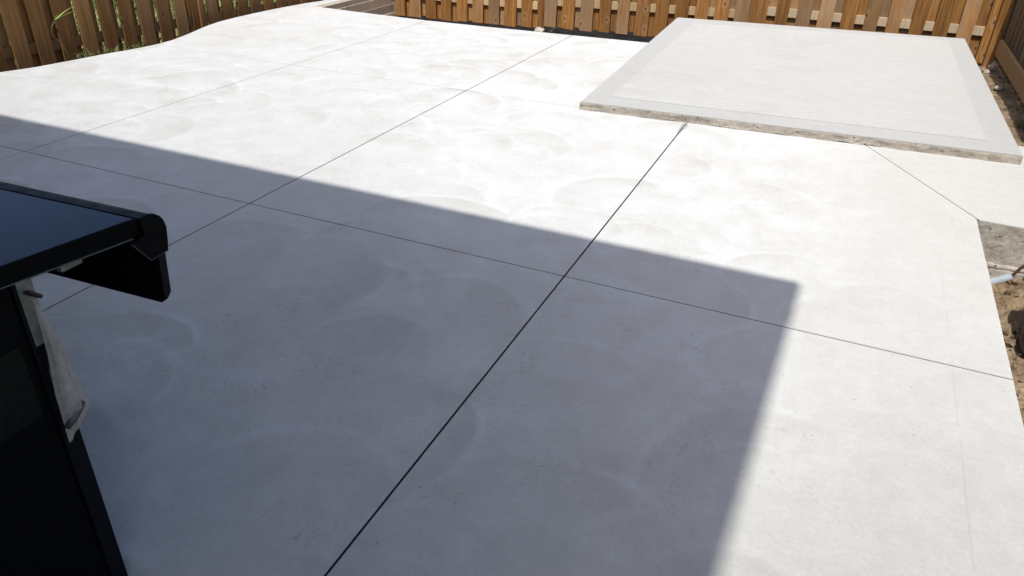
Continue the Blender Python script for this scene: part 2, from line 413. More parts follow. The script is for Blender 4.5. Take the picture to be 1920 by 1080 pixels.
for sx_ in (-1, 1):
    xa = XL3+sx_*(W3+0.001)
    tri = [(xa, 4.86), (xa+sx_*0.017, 5.10), (xa, 5.125)]
    obj('mortar_smear', prism(tri if sx_ > 0 else tri[::-1], -0.01, 0.0022), M['smear'], patio)
def rough_face(name, p0, p1, z0, z1, out, mat, parent, amp=0.008, lip=0.0, ragged=0.0, step=0.012):
    """upright rough sheet from p0 to p1, with a real back so that it has thickness"""
    p0, p1 = Vector(p0), Vector(p1); L = (p1-p0).length
    d = (p1-p0)/L; n = Vector((out[0], out[1], 0)).normalized()
    nx = max(2, int(L/step)); nz = max(3, int((z1-z0)/step*1.4))
    vs_, fs = [], []
    for j in range(nz+1):
        t = j/nz
        for i in range(nx+1):
            s = i/nx
            q = Vector((p0.x+d.x*L*s, p0.y+d.y*L*s, 0))
            zb = z0 + ragged*(0.5+noise.noise(Vector((s*L*7, 3.1, 0)))*0.9)
            zt = z1
            z = zb+(zt-zb)*t
            a = noise.fractal(Vector((s*L*9, z*14, 0.5)), 0.8, 2.1, 4)*amp + amp*0.6
            a -= max(0, noise.noise(Vector((s*L*34, z*40, 5)))-0.35)*amp*2.5
            if t > 0.97: a = 0.001
            a += lip*max(0, 1-t*3)
            vs_.append((q.x+n.x*a, q.y+n.y*a, z))
    W = nx+1
    for j in range(nz):
        for i in range(nx): fs.append((j*W+i, j*W+i+1, (j+1)*W+i+1, (j+1)*W+i))
    # back sheet
    b0 = len(vs_)
    for (s, z) in ((0, z0), (1, z0), (1, z1-0.004), (0, z1-0.004)):
        q = Vector((p0.x+d.x*L*s, p0.y+d.y*L*s, 0)); vs_.append((q.x-n.x*0.02, q.y-n.y*0.02, z))
    fs.append((b0, b0+3, b0+2, b0+1))
    me = bpy.data.meshes.new(name); me.from_pydata(vs_, [], fs)
    for pp in me.polygons: pp.use_smooth = True
    return link(name, me, mat, parent)
rough_face('formed_edge', (0.818, 4.226), (1.42, 4.214), -0.215, -0.003, (0, -1), M['footing'], patio, 0.006, 0.002)
# footing lip below it: ragged squeezed-out seam and lower lift
bm = bmesh.new()
n_ = 46
rows = []
for j, (dy, dz) in enumerate(((0.0, -0.208), (-0.012, -0.214), (-0.020, -0.222), (-0.016, -0.236), (-0.006, -0.246), (0.004, -0.25))):
    rows.append([bm.verts.new((0.79+0.63*i/n_, 4.222+dy*(0.6+0.8*abs(noise.noise(Vector((i*0.31, 1, 0))))), dz+0.008*noise.noise(Vector((i*0.23, j*0.4, 7))))) for i in range(n_+1)])
for j in range(5):
    for i in range(n_): bm.faces.new((rows[j][i], rows[j][i+1], rows[j+1][i+1], rows[j+1][i]))
obj('footing_lip', bm, mat_rough_concrete('footing_lip_concrete', (0.52, 0.47, 0.41)), patio, True)
rough_face('footing', (0.79, 4.228), (1.42, 4.216), -0.40, -0.235, (0, -1), M['footing'], patio, 0.012, 0.012)

# ------------------------------------------------------------------ shed pad
padE = tag(empty('shed_pad', (0, 0, 0)), kind='structure')
PZ = 0.055
padp = [(-1.648, 5.095), (1.150, 5.325), (1.125, 9.345), (-1.800, 8.86)]
obj('slab', prism(padp, -0.34, PZ, 0.006, 2), M['band'], padE)
inner = [(-1.495, 5.325), (0.967, 5.545), (0.957, 9.12), (-1.565, 8.60)]
ci = []
for a, b in zip(inner, inner[1:]+inner[:1]):
    for t in range(14):
        s = t/14; wob = 0.011*noise.noise(Vector((a[0]*3+s*9, a[1]*2, 0)))
        ci.append((a[0]+(b[0]-a[0])*s+wob, a[1]+(b[1]-a[1])*s+wob))
obj('broomed_centre', prism(ci, 0.02, PZ+0.003, 0.0), M['pad'], padE)
rough_face('formed_edge', (-1.650, 5.091), (1.152, 5.321), -0.01, PZ-0.006, (0.082, -1), M['rconc'], padE, 0.007, 0.004, 0.02, 0.010)

# ------------------------------------------------------------------ timber retaining wall at the far corner
tw = tag(empty('timber_wall', (-5.68, 8.3, -0.35)), 'stacked grey timbers holding back the narrow strip beyond the patio corner', 'retaining wall')
for k, (z0, z1, dx) in enumerate(((-0.004, -0.062, 0.0), (-0.064, -0.166, 0.010), (-0.168, -0.270, 0.020), (-0.272, -0.37, 0.030), (-0.372, -0.48, 0.038))):
    o = obj('timber', bx(-0.045, 0.045, -0.80, 0.84, 0, z0-z1, bev=0.005), M['timber'], tw)
    o.location = (dx, 0, z1+0.35)

# ------------------------------------------------------------------ fences
def board_mesh(name, w_, th, hgt, seed):
    rnd = random.Random(seed)
    bm = bmesh.new()
    box(bm, -w_/2, w_/2, -th/2, th/2, 0, hgt)
    for v in bm.verts:
        v.co.x += rnd.uniform(-.002, .002); v.co.z += rnd.uniform(-.006, .006)
    bmesh.ops.bevel(bm, geom=list(bm.edges), offset=0.0022, segments=1, affect='EDGES')
    bmesh.ops.recalc_face_normals(bm, faces=bm.faces)
    me = bpy.data.meshes.new(name); bm.to_mesh(me); bm.free(); return me
def fence_part(name, me, mat, parent, loc, rz=0, tilt=0, ry=0):
    o = link(name, me, None, parent)
    if not me.materials: me.materials.append(mat)
    o.location = loc; o.rotation_euler = (0, ry + tilt, rz)
    return o
FB = [board_mesh('fence_board', w_, 0.017, 1.95, i) for i, w_ in enumerate((0.146, 0.153, 0.139, 0.158))]
for me in FB: me.materials.append(M['fence'])
back = tag(empty('back_fence', (0, 9.44, -0.3), math.atan(0.08)), 'sunlit amber shadowbox board fence across the far end behind the concrete pad', 'fence')
def sec(x0, x1, zb, rail_z0, rail_slope, phase, pitch=0.2285, bstep=0.0):
    """board-on-board section in the fence's own frame, front face towards -Y"""
    k = 0; x = x0+phase
    while x < x1-0.02:
        me = FB[random.randrange(4)]
        fence_part('board', me, None, back, (x+random.uniform(-.004, .004), -0.0085, zb+0.3+bstep*(x-x0)+random.uniform(-.012, .012)), 0, random.uniform(-.004, .004))
        x += pitch; k += 1
    x = x0+phase+pitch/2
    while x < x1-0.03:
        me = FB[random.randrange(4)]
        fence_part('board', me, None, back, (x+random.uniform(-.004, .004), 0.0465, zb+0.3+bstep*(x-x0)+random.uniform(-.02, .02)), 0, random.uniform(-.004, .004))
        x += pitch
    for dz in (0.0, 1.45):
        L = (x1-x0)
        bm = bx(0, L, 0.0015, 0.0365, 0, 0.092, bev=0.003)
        o = obj('rail', bm, M['rail'], back); o.location = (x0, 0, rail_z0+0.3+dz); o.rotation_euler.y = -math.atan(rail_slope)
def post(parent, x, y, z, w_=0.09, hgt=2.1, mat=None):
    o = obj('post', bx(-w_/2, w_/2, -w_/2, w_/2, 0, hgt, bev=0.004), mat or M['fence'], parent); o.location = (x, y, z); return o
sec(-6.05, -3.62, -0.30, -0.075, 0.0, 0.11, 0.2185)
sec(-3.53, -1.10, -0.272, -0.012, 0.018, 0.085, 0.2275, 0.012)
sec(-1.05, 1.36, -0.20, 0.088, -0.010, 0.075, 0.2335)
post(back, -3.575, 0.065, -0.25, 0.085); post(back, -1.078, 0.065, -0.25, 0.05); post(back, -6.14, 0.02, -0.25)
# narrow boards closing the two joints between the sections, corner post with its board
NBm = board_mesh('narrow_board', 0.075, 0.017, 1.95, 9); NBm.materials.append(M['fence'])
fence_part('board', NBm, None, back, (-3.578, 0.012, 0.02)); fence_part('board', FB[1], None, back, (-3.63, 0.0465, 0.0)); fence_part('board', FB[2], None, back, (1.30, 0.0480, 0.05))
fence_part('board', NBm, None, back, (-1.150, -0.0080, 0.05))
fence_part('board', NBm, None, back, (1.345, -0.0095, 0.09))
post(back, 1.425, -0.035, 0.03, 0.092)

# left fence: front face towards +X
FL = [board_mesh('left_board', w_, 0.017, 1.9, 20+i) for i, w_ in enumerate((0.142, 0.148, 0.138))]
for me in FL: me.materials.append(M['fenceL'])
left = tag(empty('left_fence', (-6.2, 4.5, -0.3)), 'shaded brown shadowbox board fence along the curved left edge of the patio', 'fence')
y = -4.3
while y < 4.55:
    zb = 0.02 - 0.014*(y) + random.uniform(-.012, .012)
    if not (1.66 < y < 1.78):
        fence_part('board', FL[random.randrange(3)], None, left, (-0.0085, y-0.165+random.uniform(-.004, .004), zb), math.pi/2, random.uniform(-.006, .006))
    fence_part('board', FL[random.randrange(3)], None, left, (-0.0635, y-0.165+(0.110 if y < 0.3 else 0.084)+random.uniform(-.006, .006), zb+0.01), math.pi/2, random.uniform(-.006, .006))
    y += 0.2195
for k, (ya, yb) in enumerate(((-4.4, -0.62), (-0.60, 1.72), (1.74, 4.5))):
    for dz in (0, 1.45):
        z0 = 0.30+0.005-0.036*(ya-0.0)
        o = obj('rail', bx(-0.0545, -0.0180, 0, yb-ya, 0, 0.09, bev=0.003), M['fenceL'], left)
        o.location = (0, ya, 0.302-0.03*(ya-0.0)+dz); o.rotation_euler.x = -math.atan(0.03)
for yy in (-0.61, 1.73, 4.42): post(left, -0.11, yy, -0.2, 0.085, 2.2, M['fenceL'])
fence_part('board', NBm, None, left, (0.009, 1.735, 0.0), math.pi/2)

# right fence: its rail side faces the yard (-X)
FR = [board_mesh('right_board', w_, 0.017, 1.9, 40+i) for i, w_ in enumerate((0.14, 0.145))]
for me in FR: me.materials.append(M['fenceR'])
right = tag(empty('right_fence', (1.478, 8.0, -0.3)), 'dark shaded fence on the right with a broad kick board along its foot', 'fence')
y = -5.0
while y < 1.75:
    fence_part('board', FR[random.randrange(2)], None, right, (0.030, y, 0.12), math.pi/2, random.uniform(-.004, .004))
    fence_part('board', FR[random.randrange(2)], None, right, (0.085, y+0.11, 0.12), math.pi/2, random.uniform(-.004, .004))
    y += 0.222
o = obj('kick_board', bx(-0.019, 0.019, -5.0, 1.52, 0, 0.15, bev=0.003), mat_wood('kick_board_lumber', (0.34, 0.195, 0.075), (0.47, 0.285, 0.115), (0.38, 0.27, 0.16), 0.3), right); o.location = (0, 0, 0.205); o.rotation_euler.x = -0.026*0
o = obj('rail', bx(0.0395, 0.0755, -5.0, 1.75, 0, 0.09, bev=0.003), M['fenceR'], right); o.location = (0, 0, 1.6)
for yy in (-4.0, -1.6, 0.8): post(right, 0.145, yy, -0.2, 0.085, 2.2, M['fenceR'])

# ------------------------------------------------------------------ gas grill beside the house
def gloss_paint():
    N = NB('black_enamel_top'); P = N.obj()
    a = N.noise(P, 60, 4, 0.6)[0]; b = N.noise(P, 4, 3)[0]
    c = N.mix(N.mapr(a, 0.55, 0.8), rgba(0.003, 0.005, 0.014), rgba(0.012, 0.014, 0.022))
    N.bump(N.noise(P, 7, 3)[0], 0.05, 0.012); N.b.inputs['Specular Tint'].default_value = (0.42, 0.60, 1.0, 1)  # blue specular tint puts a bluer sky reflection into the black enamel
    return N.set(c, N.mapr(N.noise(P, 6, 4, 0.6)[0], 0.35, 0.65, 0.05, 0.26), 0.42)
M['enamel'] = gloss_paint()
M['black'] = mat_simple('black_powder_coat', (0.003, 0.0034, 0.004), 0.5, 0.06, 0, 0.3, 60)
M['satin'] = mat_simple('satin_black_panel', (0.004, 0.0048, 0.007), 0.42, 0.13, 0, 0.25, 50)
M['galv'] = mat_simple('dull_zinc', (0.20, 0.205, 0.18), 0.55, 0.4, 0.35, 0.25, 40)
M['edge'] = mat_simple('worn_seam', (0.09, 0.092, 0.09), 0.5, 0.4, 0.2, 0.3, 60)
grill = tag(empty('gas_grill', (-1.9, 0.7, 0)), 'black gas grill with a glossy side shelf standing in the house shadow', 'grill')
G = Vector((-1.9, 0.7, 0))
def gobj(name, bm, mat, parent=None, smooth=False):
    for v in bm.verts: v.co -= G
    return obj(name, bm, mat, parent or grill, smooth)
SH = 0.047
def shelf_far(x): return 1.0003+(x+1.2646)*SH
shelfp = [(-1.85, shelf_far(-1.85)), (-1.2655, shelf_far(-1.2655)-0.0005), (-1.3127, 0.736), (-1.344, 0.566), (-1.85, 0.543)]
st_ = gobj('side_shelf', prism(shelfp, 0.842, 0.880, 0.004, 3), M['enamel'])
bm = bmesh.new(); tube(bm, [(-1.2665, 0.981, 0.8407), (-1.3137, 0.734, 0.8407), (-1.344, 0.568, 0.8407)], 0.0020, 6)
gobj('hem', bm, M['edge'], st_)
bm = bmesh.new()
ep = [(-1.2640, 0.999), (-1.3112, 0.736), (-1.3425, 0.5655)]
vt = [[bm.verts.new((x+dx, y, z)) for (x, y) in ep] for (dx, z) in ((0.0, 0.8425), (0.0, 0.8785), (-0.0016, 0.8808), (-0.006, 0.8808), (-0.006, 0.8425))]
for a, b in zip(vt, vt[1:]+vt[:1]):
    for i in range(2): bm.faces.new((a[i], a[i+1], b[i+1], b[i]))
for i in (0, 2): bm.faces.new([r_[i] for r_ in vt])
gobj('rim', bm, M['black'], st_)
prof = [(1.0008, 0.8804), (1.022, 0.8804), (1.0352, 0.8762), (1.0466, 0.8677), (1.0541, 0.8554), (1.0579, 0.8403), (1.0541, 0.8092), (1.0485, 0.7809), (1.0409, 0.6856), (1.0286, 0.6733), (1.0116, 0.6714), (1.0116, 0.6761), (1.0258, 0.678), (1.0352, 0.6884), (1.0428, 0.7809), (1.0485, 0.8101), (1.0522, 0.8394), (1.0485, 0.8535), (1.0418, 0.8639), (1.0324, 0.8715), (1.022, 0.8753), (1.0008, 0.8753)]
fa = gobj('fascia', extr_x(prof, -1.85, -1.2627, SH, -1.2646), M['satin'])
flange = [(1.0239, 0.6752), (1.0371, 0.6856), (1.0447, 0.7809), (1.0522, 0.8328), (1.0381, 0.8328), (1.0286, 0.7809), (1.022, 0.6912)]
gobj('end_flange', extr_x(flange, -1.280, -1.2622, SH, -1.2646), M['satin'], fa)
capp = [(0.9984, 0.8814), (1.023, 0.8819), (1.0371, 0.8776), (1.0485, 0.8686), (1.056, 0.8564), (1.0598, 0.8394), (1.0565, 0.8092), (1.0513, 0.7847), (1.0041, 0.7818), (0.9645, 0.8375), (1.0022, 0.8422)]
gobj('end_cap', extr_x(capp, -1.2621, -1.256, SH, -1.2646), M['black'], fa)
bm = bmesh.new(); tube(bm, [(-1.2558, 0.9663, 0.8366), (-1.2558, 1.0041, 0.7823), (-1.2558, 1.0503, 0.7851)], 0.0008, 6)
gobj('cap_seam', bm, M['edge'], fa)
for (x_, y_, z_) in ((-1.30, 1.030, 0.748), (-1.39, 1.026, 0.748)):
    bm = bmesh.new(); bmesh.ops.create_uvsphere(bm, u_segments=8, v_segments=6, radius=0.005)
    for v in bm.verts: v.co = Vector((v.co.x+x_, v.co.y*0.5+y_+(x_+1.2646)*SH, v.co.z+z_))
    gobj('screw', bm, M['black'], fa, True)
# bracket under the shelf
gobj('shelf_bracket', bx(-1.335, -1.300, 0.835, 0.885, 0.822, 0.8415, bev=0.005), M['galv'])
bm = bmesh.new(); tube(bm, [(-1.312, 0.842, 0.822), (-1.312, 0.842, 0.815)], 0.005, 8)
gobj('bolt', bm, M['black'])
# cabinet under the shelf: end panel, corner posts, mounting plate, rating plate
gobj('cabinet', bx(-2.40, -1.3155, 0.14, 0.741, 0.035, 0.8415, bev=0.004), M['black'])
pst = gobj('corner_post', bx(-1.347, -1.3100, 0.7415, 0.780, 0.004, 0.8410, bev=0.003), M['satin'])
gobj('mounting_plate', bx(-1.3099, -1.3075, 0.748, 0.7795, 0.70, 0.8405, bev=0.001), M['galv'], pst)
gobj('corner_post', bx(-1.347, -1.3100, 0.10, 0.139, 0.004, 0.8410, bev=0.003), M['satin'])
def plate_mat():
    N = NB('rating_label'); P = N.obj(); x, y, z = N.sep(P)
    ln = N.math('SINE', N.math('MULTIPLY', z, 620.0))
    wd = N.noise(N.comb(N.math('MULTIPLY', y, 120.0), N.math('MULTIPLY', N.math('FLOOR', N.math('MULTIPLY', z, 98.7)), 3.3), 0.0), 1.0, 2)[0]
    k = N.math('MULTIPLY', N.mapr(ln, 0.1, 0.5), N.mapr(wd, 0.42, 0.52))
    return N.set(N.mix(k, rgba(0.004, 0.006, 0.005), rgba(0.010, 0.012, 0.010)), 0.5, 0.12)
gobj('rating_plate', bx(-1.3154, -1.3135, 0.40, 0.722, 0.55, 0.715, bev=0.0008), plate_mat())
# firebox, hood, handle, knobs and far shelf (outside the frame)
gobj('firebox', bx(-2.55, -1.86, 0.30, 0.99, 0.8425, 0.94, bev=0.01), M['black'])
bm = extr_x([(0.30, 0.941), (0.30, 1.06), (0.36, 1.14), (0.50, 1.19), (0.66, 1.19), (0.84, 1.13), (0.95, 1.02), (0.985, 0.941)], -2.55, -1.86)
hood = gobj('hood', bm, M['black'])
bm = bmesh.new(); tube(bm, [(-2.48, 0.955, 1.0), (-2.48, 1.03, 1.03), (-2.02, 1.03, 1.03), (-2.02, 0.955, 1.0)], 0.013, 10)
gobj('handle', bm, mat_simple('brushed_steel', (0.5, 0.5, 0.5), 0.3, 0.5, 1.0), hood, True)
gobj('side_shelf', bx(-3.05, -2.56, 0.58, 1.02, 0.842, 0.880, bev=0.004), M['enamel'])
for k in range(3):
    bm = bmesh.new(); tube(bm, [(-2.45+0.2*k, 1.00, 0.80), (-2.45+0.2*k, 1.045, 0.80)], 0.026, 16); gobj('knob', bm, M['satin'], None, True)
gobj('control_panel', bx(-2.55, -1.862, 0.9915, 1.0, 0.70, 0.86), M['satin'])
for (x_, y_) in ((-2.44, 0.19), (-2.44, 0.70), (-1.42, 0.19), (-1.42, 0.64)):
    bm = bmesh.new(); tube(bm, [(x_-0.015, y_, 0.045), (x_+0.015, y_, 0.045)], 0.044, 16)
    gobj('caster', bm, M['black'], None, True)

# ------------------------------------------------------------------ clear plastic bag hanging from the grill's corner post
def bag_mat():
    N = NB('clear_plastic_film'); P = N.obj()
    tr = N.node('ShaderNodeBsdfTransparent'); tr.inputs[0].default_value = (0.93, 0.92, 0.90, 1)
    N.set(rgba(0.74, 0.68, 0.61), 0.14, 0.9)
    N.b.inputs['Transmission Weight'].default_value = 0.0
    N.b.inputs['Subsurface Weight'].default_value = 0.0
    tl = N.node('ShaderNodeBsdfTranslucent'); tl.inputs[0].default_value = (0.74, 0.67, 0.60, 1)
    a = N.noise(P, 30, 4, 0.6)[0]
    ox, oy, oz = N.sep(P); N.bump(N.noise(N.comb(N.math('MULTIPLY', ox, 70.0), N.math('MULTIPLY', oy, 110.0), N.math('MULTIPLY', oz, 28.0)), 1.0, 4, 0.65)[0], 0.8, 0.006)
    m1 = N.node('ShaderNodeMixShader'); m1.inputs[0].default_value = 0.35
    N.l.new(N.b.outputs[0], m1.inputs[1]); N.l.new(tl.outputs[0], m1.inputs[2])
    m2 = N.node('ShaderNodeMixShader'); N.put(m2.inputs[0], N.mapr(a, 0.36, 0.62, 0.36, 0.52))
    N.l.new(m1.outputs[0], m2.inputs[1]); N.l.new(tr.outputs[0], m2.inputs[2])
    N.l.new(m2.outputs[0], N.out.inputs[0])
    return N.m
bag = tag(empty('plastic_bag', (-1.290, 0.768, 0.806)), 'crumpled clear plastic bag tied to the corner post of the black grill', 'bag')
bm = bmesh.new()
secs = [(0.0, 0.779, 0.004, 0.004), (0.02, 0.780, 0.0045, 0.0045), (0.035, 0.781, 0.006, 0.005), (0.05, 0.783, 0.009, 0.006), (0.07, 0.785, 0.012, 0.007), (0.09, 0.786, 0.014, 0.008), (0.11, 0.787, 0.016, 0.009), (0.13, 0.787, 0.018, 0.009),
        (0.15, 0.787, 0.020, 0.009), (0.17, 0.786, 0.022, 0.009), (0.19, 0.786, 0.024, 0.009), (0.21, 0.786, 0.026, 0.009), (0.23, 0.787, 0.028, 0.009), (0.25, 0.788, 0.030, 0.009), (0.27, 0.789, 0.031, 0.008), (0.285, 0.789, 0.032, 0.006), (0.30, 0.788, 0.032, 0.004), (0.312, 0.787, 0.031, 0.0015)]
NS = 56; rings = []
for i, (dz, yc, a, b) in enumerate(secs):
    ring = []; g = min(1, dz*9); low = max(0, (dz-0.17)/0.14)
    for k in range(NS):
        t = 2*math.pi*k/NS
        # long folds gathered at the tie and opening downwards
        f = 1+(0.45*math.sin(3*t+1.0+dz*6)+0.30*math.sin(7*t-dz*9)+0.35*noise.noise(Vector((math.cos(t)*3, math.sin(t)*3, dz*14))))*g
        yy_ = a*math.cos(t)*(1+0.10*noise.noise(Vector((math.sin(t), 2.0, dz*16)))*g)
        ring.append(bm.verts.new((b*math.sin(t)*f+0.003*noise.noise(Vector((k*.25, dz*60, 3)))*g, yc-0.785+yy_, -dz+low*0.75*yy_+0.006*noise.noise(Vector((t*1.5, dz*20, 1)))*g)))
    rings.append(ring)
for i in range(len(rings)-1):
    for k in range(NS): bm.faces.new((rings[i][k], rings[i][(k+1) % NS], rings[i+1][(k+1) % NS], rings[i+1][k]))
bm.faces.new(rings[-1])
obj('film', bm, bag_mat(), bag, True)
bm = bmesh.new()
for k in range(26):   # ball-chain / folded strip seen through the film
    t = k/25
    bmesh.ops.create_icosphere(bm, subdivisions=1, radius=0.0033, matrix=Matrix.Translation((0.004*math.sin(t*9), -0.003+0.010*math.sin(t*5.5), -0.075-0.16*t)))
obj('chain', bm, mat_simple('bead_chain', (0.35, 0.33, 0.30), 0.35, 0.5, 0.6), bag, True)
bm = bmesh.new(); tube(bm, [(0.004, -0.028, -0.295), (0.006, -0.012, -0.282), (0.005, 0.006, -0.270), (0.003, 0.022, -0.262)], [0.006, 0.009, 0.009, 0.006], 8)
obj('spring', bm, mat_simple('dark_steel', (0.10, 0.10, 0.10), 0.4, 0.5, 0.5), bag, True)
bm = bmesh.new(); tube(bm, [(-0.012, -0.010, 0.012), (0.0, -0.012, 0.018), (0.010, -0.004, 0.010), (0.006, 0.004, 0.002), (-0.006, 0.002, 0.003), (-0.013, -0.006, 0.008)], 0.0042, 8)
obj('tie', bm, mat_simple('dark_tie', (0.035, 0.018, 0.012), 0.6, 0.4, 0, 0.3), bag, True)

# ------------------------------------------------------------------ drain pipe, pot, roots, clods, stones
bm = bmesh.new()
A, B = Vector((0.72, 3.86, -0.275)), Vector((1.045, 4.185, -0.262)); d_ = (B-A).normalized()
tube(bm, [A, B-d_*0.006, B, B, B-d_*0.04], [0.021, 0.021, 0.0195, 0.0165, 0.0165], 20)
tag(obj('drain_pipe', bm, mat_simple('pale_pvc', (0.43, 0.48, 0.54), 0.35, 0.5, 0, 0.06), None, True), 'short pale grey plastic pipe poking out from under the slab', 'pipe')

def pot_mat():
    N = NB('black_ribbed_plastic'); P = N.obj()
    a = N.noise(P, 90, 3)[0]
    return N.set(N.mix(a, rgba(0.014, 0.014, 0.014), rgba(0.04, 0.04, 0.038)), 0.4, 0.5)
pot = tag(empty('plant_pot', (1.112, 3.47, -0.318)), 'black ribbed plastic pot sitting in the soil at the right edge', 'pot')
pot.rotation_euler = (R(-4), R(5), 0)
bm = bmesh.new(); prof2 = []
H_ = 0.42
for i in range(61):
    t = i/60; r_ = 0.120+0.014*t
    if t < 0.2: r_ -= 0.045*(1-t/0.2)**2
    r_ += 0.0016*math.sin(t*60*1.55)
    prof2.append((r_, t*H_))
n2 = 48; rg = [[bm.verts.new((r_*math.cos(2*math.pi*k/n2), r_*math.sin(2*math.pi*k/n2), z_)) for k in range(n2)] for r_, z_ in prof2]
for i in range(len(rg)-1):
    for k in range(n2): bm.faces.new((rg[i][k], rg[i][(k+1) % n2], rg[i+1][(k+1) % n2], rg[i+1][k]))
bm.faces.new(rg[0])
inn = [[bm.verts.new(((r_-0.005)*math.cos(2*math.pi*k/n2), (r_-0.005)*math.sin(2*math.pi*k/n2), z_)) for k in range(n2)] for r_, z_ in ((0.134, H_), (0.115, 0.04))]
for k in range(n2):
    bm.faces.new((rg[-1][k], rg[-1][(k+1) % n2], inn[0][(k+1) % n2], inn[0][k])); bm.faces.new((inn[0][k], inn[0][(k+1) % n2], inn[1][(k+1) % n2], inn[1][k]))
bm.faces.new(inn[1])
obj('pot_wall', bm, pot_mat(), pot, True)
bm = bmesh.new(); ringp = [(0.137*math.cos(2*math.pi*k/40), 0.137*math.sin(2*math.pi*k/40), H_+0.002) for k in range(41)]
tube(bm, ringp, 0.006, 6, cap=False); obj('rim', bm, pot_mat(), pot, True)

M['root'] = mat_simple('brown_root', (0.075, 0.045, 0.026), 0.85, 0.2, 0, 0.35, 60)
def root(pts, r0, r1, label):
    bm = bmesh.new(); n = len(pts)
    tube(bm, pts, [r0+(r1-r0)*i/(n-1) for i in range(n)], 6)
    return tag(obj('root', bm, M['root'], None, True), label, 'root', 'bare roots against the slab')
root([(1.045, 4.150, -0.300), (1.055, 4.185, -0.245), (1.075, 4.190, -0.205), (1.105, 4.195, -0.160), (1.15, 4.190, -0.135), (1.21, 4.185, -0.12)], 0.006, 0.004, 'long thin bare root climbing the slab edge beside the pale pipe')
root([(1.095, 4.13, -0.315), (1.10, 4.17, -0.265), (1.118, 4.185, -0.225), (1.135, 4.18, -0.205)], 0.006, 0.003, 'short forked root standing to the right of the pale pipe')

# lumps of soil: the largest are things of their own kind, all together uncountable
bm = bmesh.new(); rnd = random.Random(3)
for k in range(1500):
    x_ = rnd.uniform(0.80, 1.9); y_ = rnd.uniform(1.9, 4.17)
    r_ = 0.004+0.02*rnd.random()**3
    if rnd.random() < 0.07: r_ *= 1.6
    zb = -0.31+0.02*math.sin(y_*2)+0.06*max(0, x_-1.1)
    mt = Matrix.Translation((x_, y_, zb+0.02)) @ Matrix.Rotation(rnd.uniform(0, 6), 4, (rnd.random(), rnd.random(), 1)) @ Matrix.Diagonal((1, rnd.uniform(.6, 1), rnd.uniform(.5, .9), 1))
    g = bmesh.ops.create_icosphere(bm, subdivisions=1 if r_ < 0.014 else 2, radius=r_, matrix=mt)
    for v in g['verts']: v.co += Vector((noise.noise(v.co*60), noise.noise(v.co*60+Vector((9, 0, 0))), noise.noise(v.co*60+Vector((0, 9, 0)))))*r_*0.5
tag(obj('soil_clods', bm, mat_soil('clod_soil', (0.19, 0.13, 0.08), (0.33, 0.25, 0.165))), 'loose brown lumps of dug soil beside the patio edge', 'soil', kind='stuff')

def stone(loc, r_, seed, col, label, sq=0.65):
    bm = bmesh.new(); bmesh.ops.create_icosphere(bm, subdivisions=3, radius=r_)
    for v in bm.verts:
        v.co *= 1+0.38*noise.noise(v.co/r_*1.3+Vector((seed, 0, 0)))+0.12*noise.noise(v.co/r_*4+Vector((seed, 4, 0)))
        v.co.z *= sq
    o = obj('stone', bm, mat_simple('stone_%d' % seed, col, 0.9, 0.2, 0, 0.3, 30, 0.8), None, False); o.location = loc
    return tag(o, label, 'stone', 'loose stones by the back fence')
stone((-2.97, 7.60, -0.002), 0.052, 1, (0.50, 0.44, 0.38), 'pale stone lying at the far patio edge below the back fence', 0.62)
stone((1.475, 9.32, -0.185), 0.055, 2, (0.42, 0.36, 0.28), 'rounded tan stone at the foot of the corner fence post', 0.8)
stone((1.395, 9.20, -0.225), 0.035, 3, (0.45, 0.40, 0.33), 'small pale stone just below the corner fence post')
stone((1.425, 8.50, -0.225), 0.030, 4, (0.50, 0.46, 0.40), 'flat pale stone on the brown soil beside the pad')

# ------------------------------------------------------------------ weeds and neighbour's grass
M['leaf'] = mat_simple('weed_green', (0.11, 0.13, 0.04), 0.6, 0.3, 0, 0.3, 30)
M['straw'] = mat_simple('dry_straw', (0.36, 0.31, 0.18), 0.8, 0.2, 0, 0.25, 30)
def blade(bm, p, d, L, w_, droop, n=5):
    p = Vector(p); d = Vector(d).normalized(); s = d.cross(Vector((0, 0, 1)))
    s = s.normalized() if s.length > 1e-3 else Vector((1, 0, 0))
    prev = None
    for i in range(n+1):
        t = i/n; c = p + d*L*t + Vector((d.x*0.3*L*t*t, d.y*0.3*L*t*t, -droop*L*t*t)); ww = w_*(1-t)**0.7*0.5+0.0004
        cur = (bm.verts.new(c-s*ww), bm.verts.new(c+s*ww))
        if prev: bm.faces.new((prev[0], prev[1], cur[1], cur[0]))
        prev = cur
def tuft(loc, n, L, spread, mat, label, w_=0.008, seed=0, cat='weed', group='weeds along the fences'):
    rnd = random.Random(seed); bm = bmesh.new()
    for k in range(n):
        a = rnd.uniform(0, 6.28); e = rnd.uniform(0.3, 1.3)
        blade(bm, (rnd.uniform(-spread, spread), rnd.uniform(-spread, spread), 0), (math.cos(a)*math.cos(e), math.sin(a)*math.cos(e), math.sin(e)), L*rnd.uniform(.5, 1.1), w_*rnd.uniform(.6, 1.2), rnd.uniform(.2, .7))
    o = obj('weed', bm, mat); o.location = loc
    return tag(o, label, cat, group)
tuft((-5.98, 4.62, -0.045), 46, 0.085, 0.07, M['leaf'], 'small leafy weed at the nearer end of the green patch under the left fence', 0.016, 1)
tuft((-5.93, 4.86, -0.045), 54, 0.08, 0.09, M['leaf'], 'low green weed tuft in the middle of the green patch under the left fence', 0.016, 2)
tuft((-5.90, 5.08, -0.045), 36, 0.075, 0.07, M['leaf'], 'low green weed tuft at the farther end of the patch under the left fence', 0.014, 3)
tuft((1.50, 8.55, -0.24), 24, 0.20, 0.05, M['straw'], 'dry straw tuft against the kick board nearest the corner post', 0.006, 4)
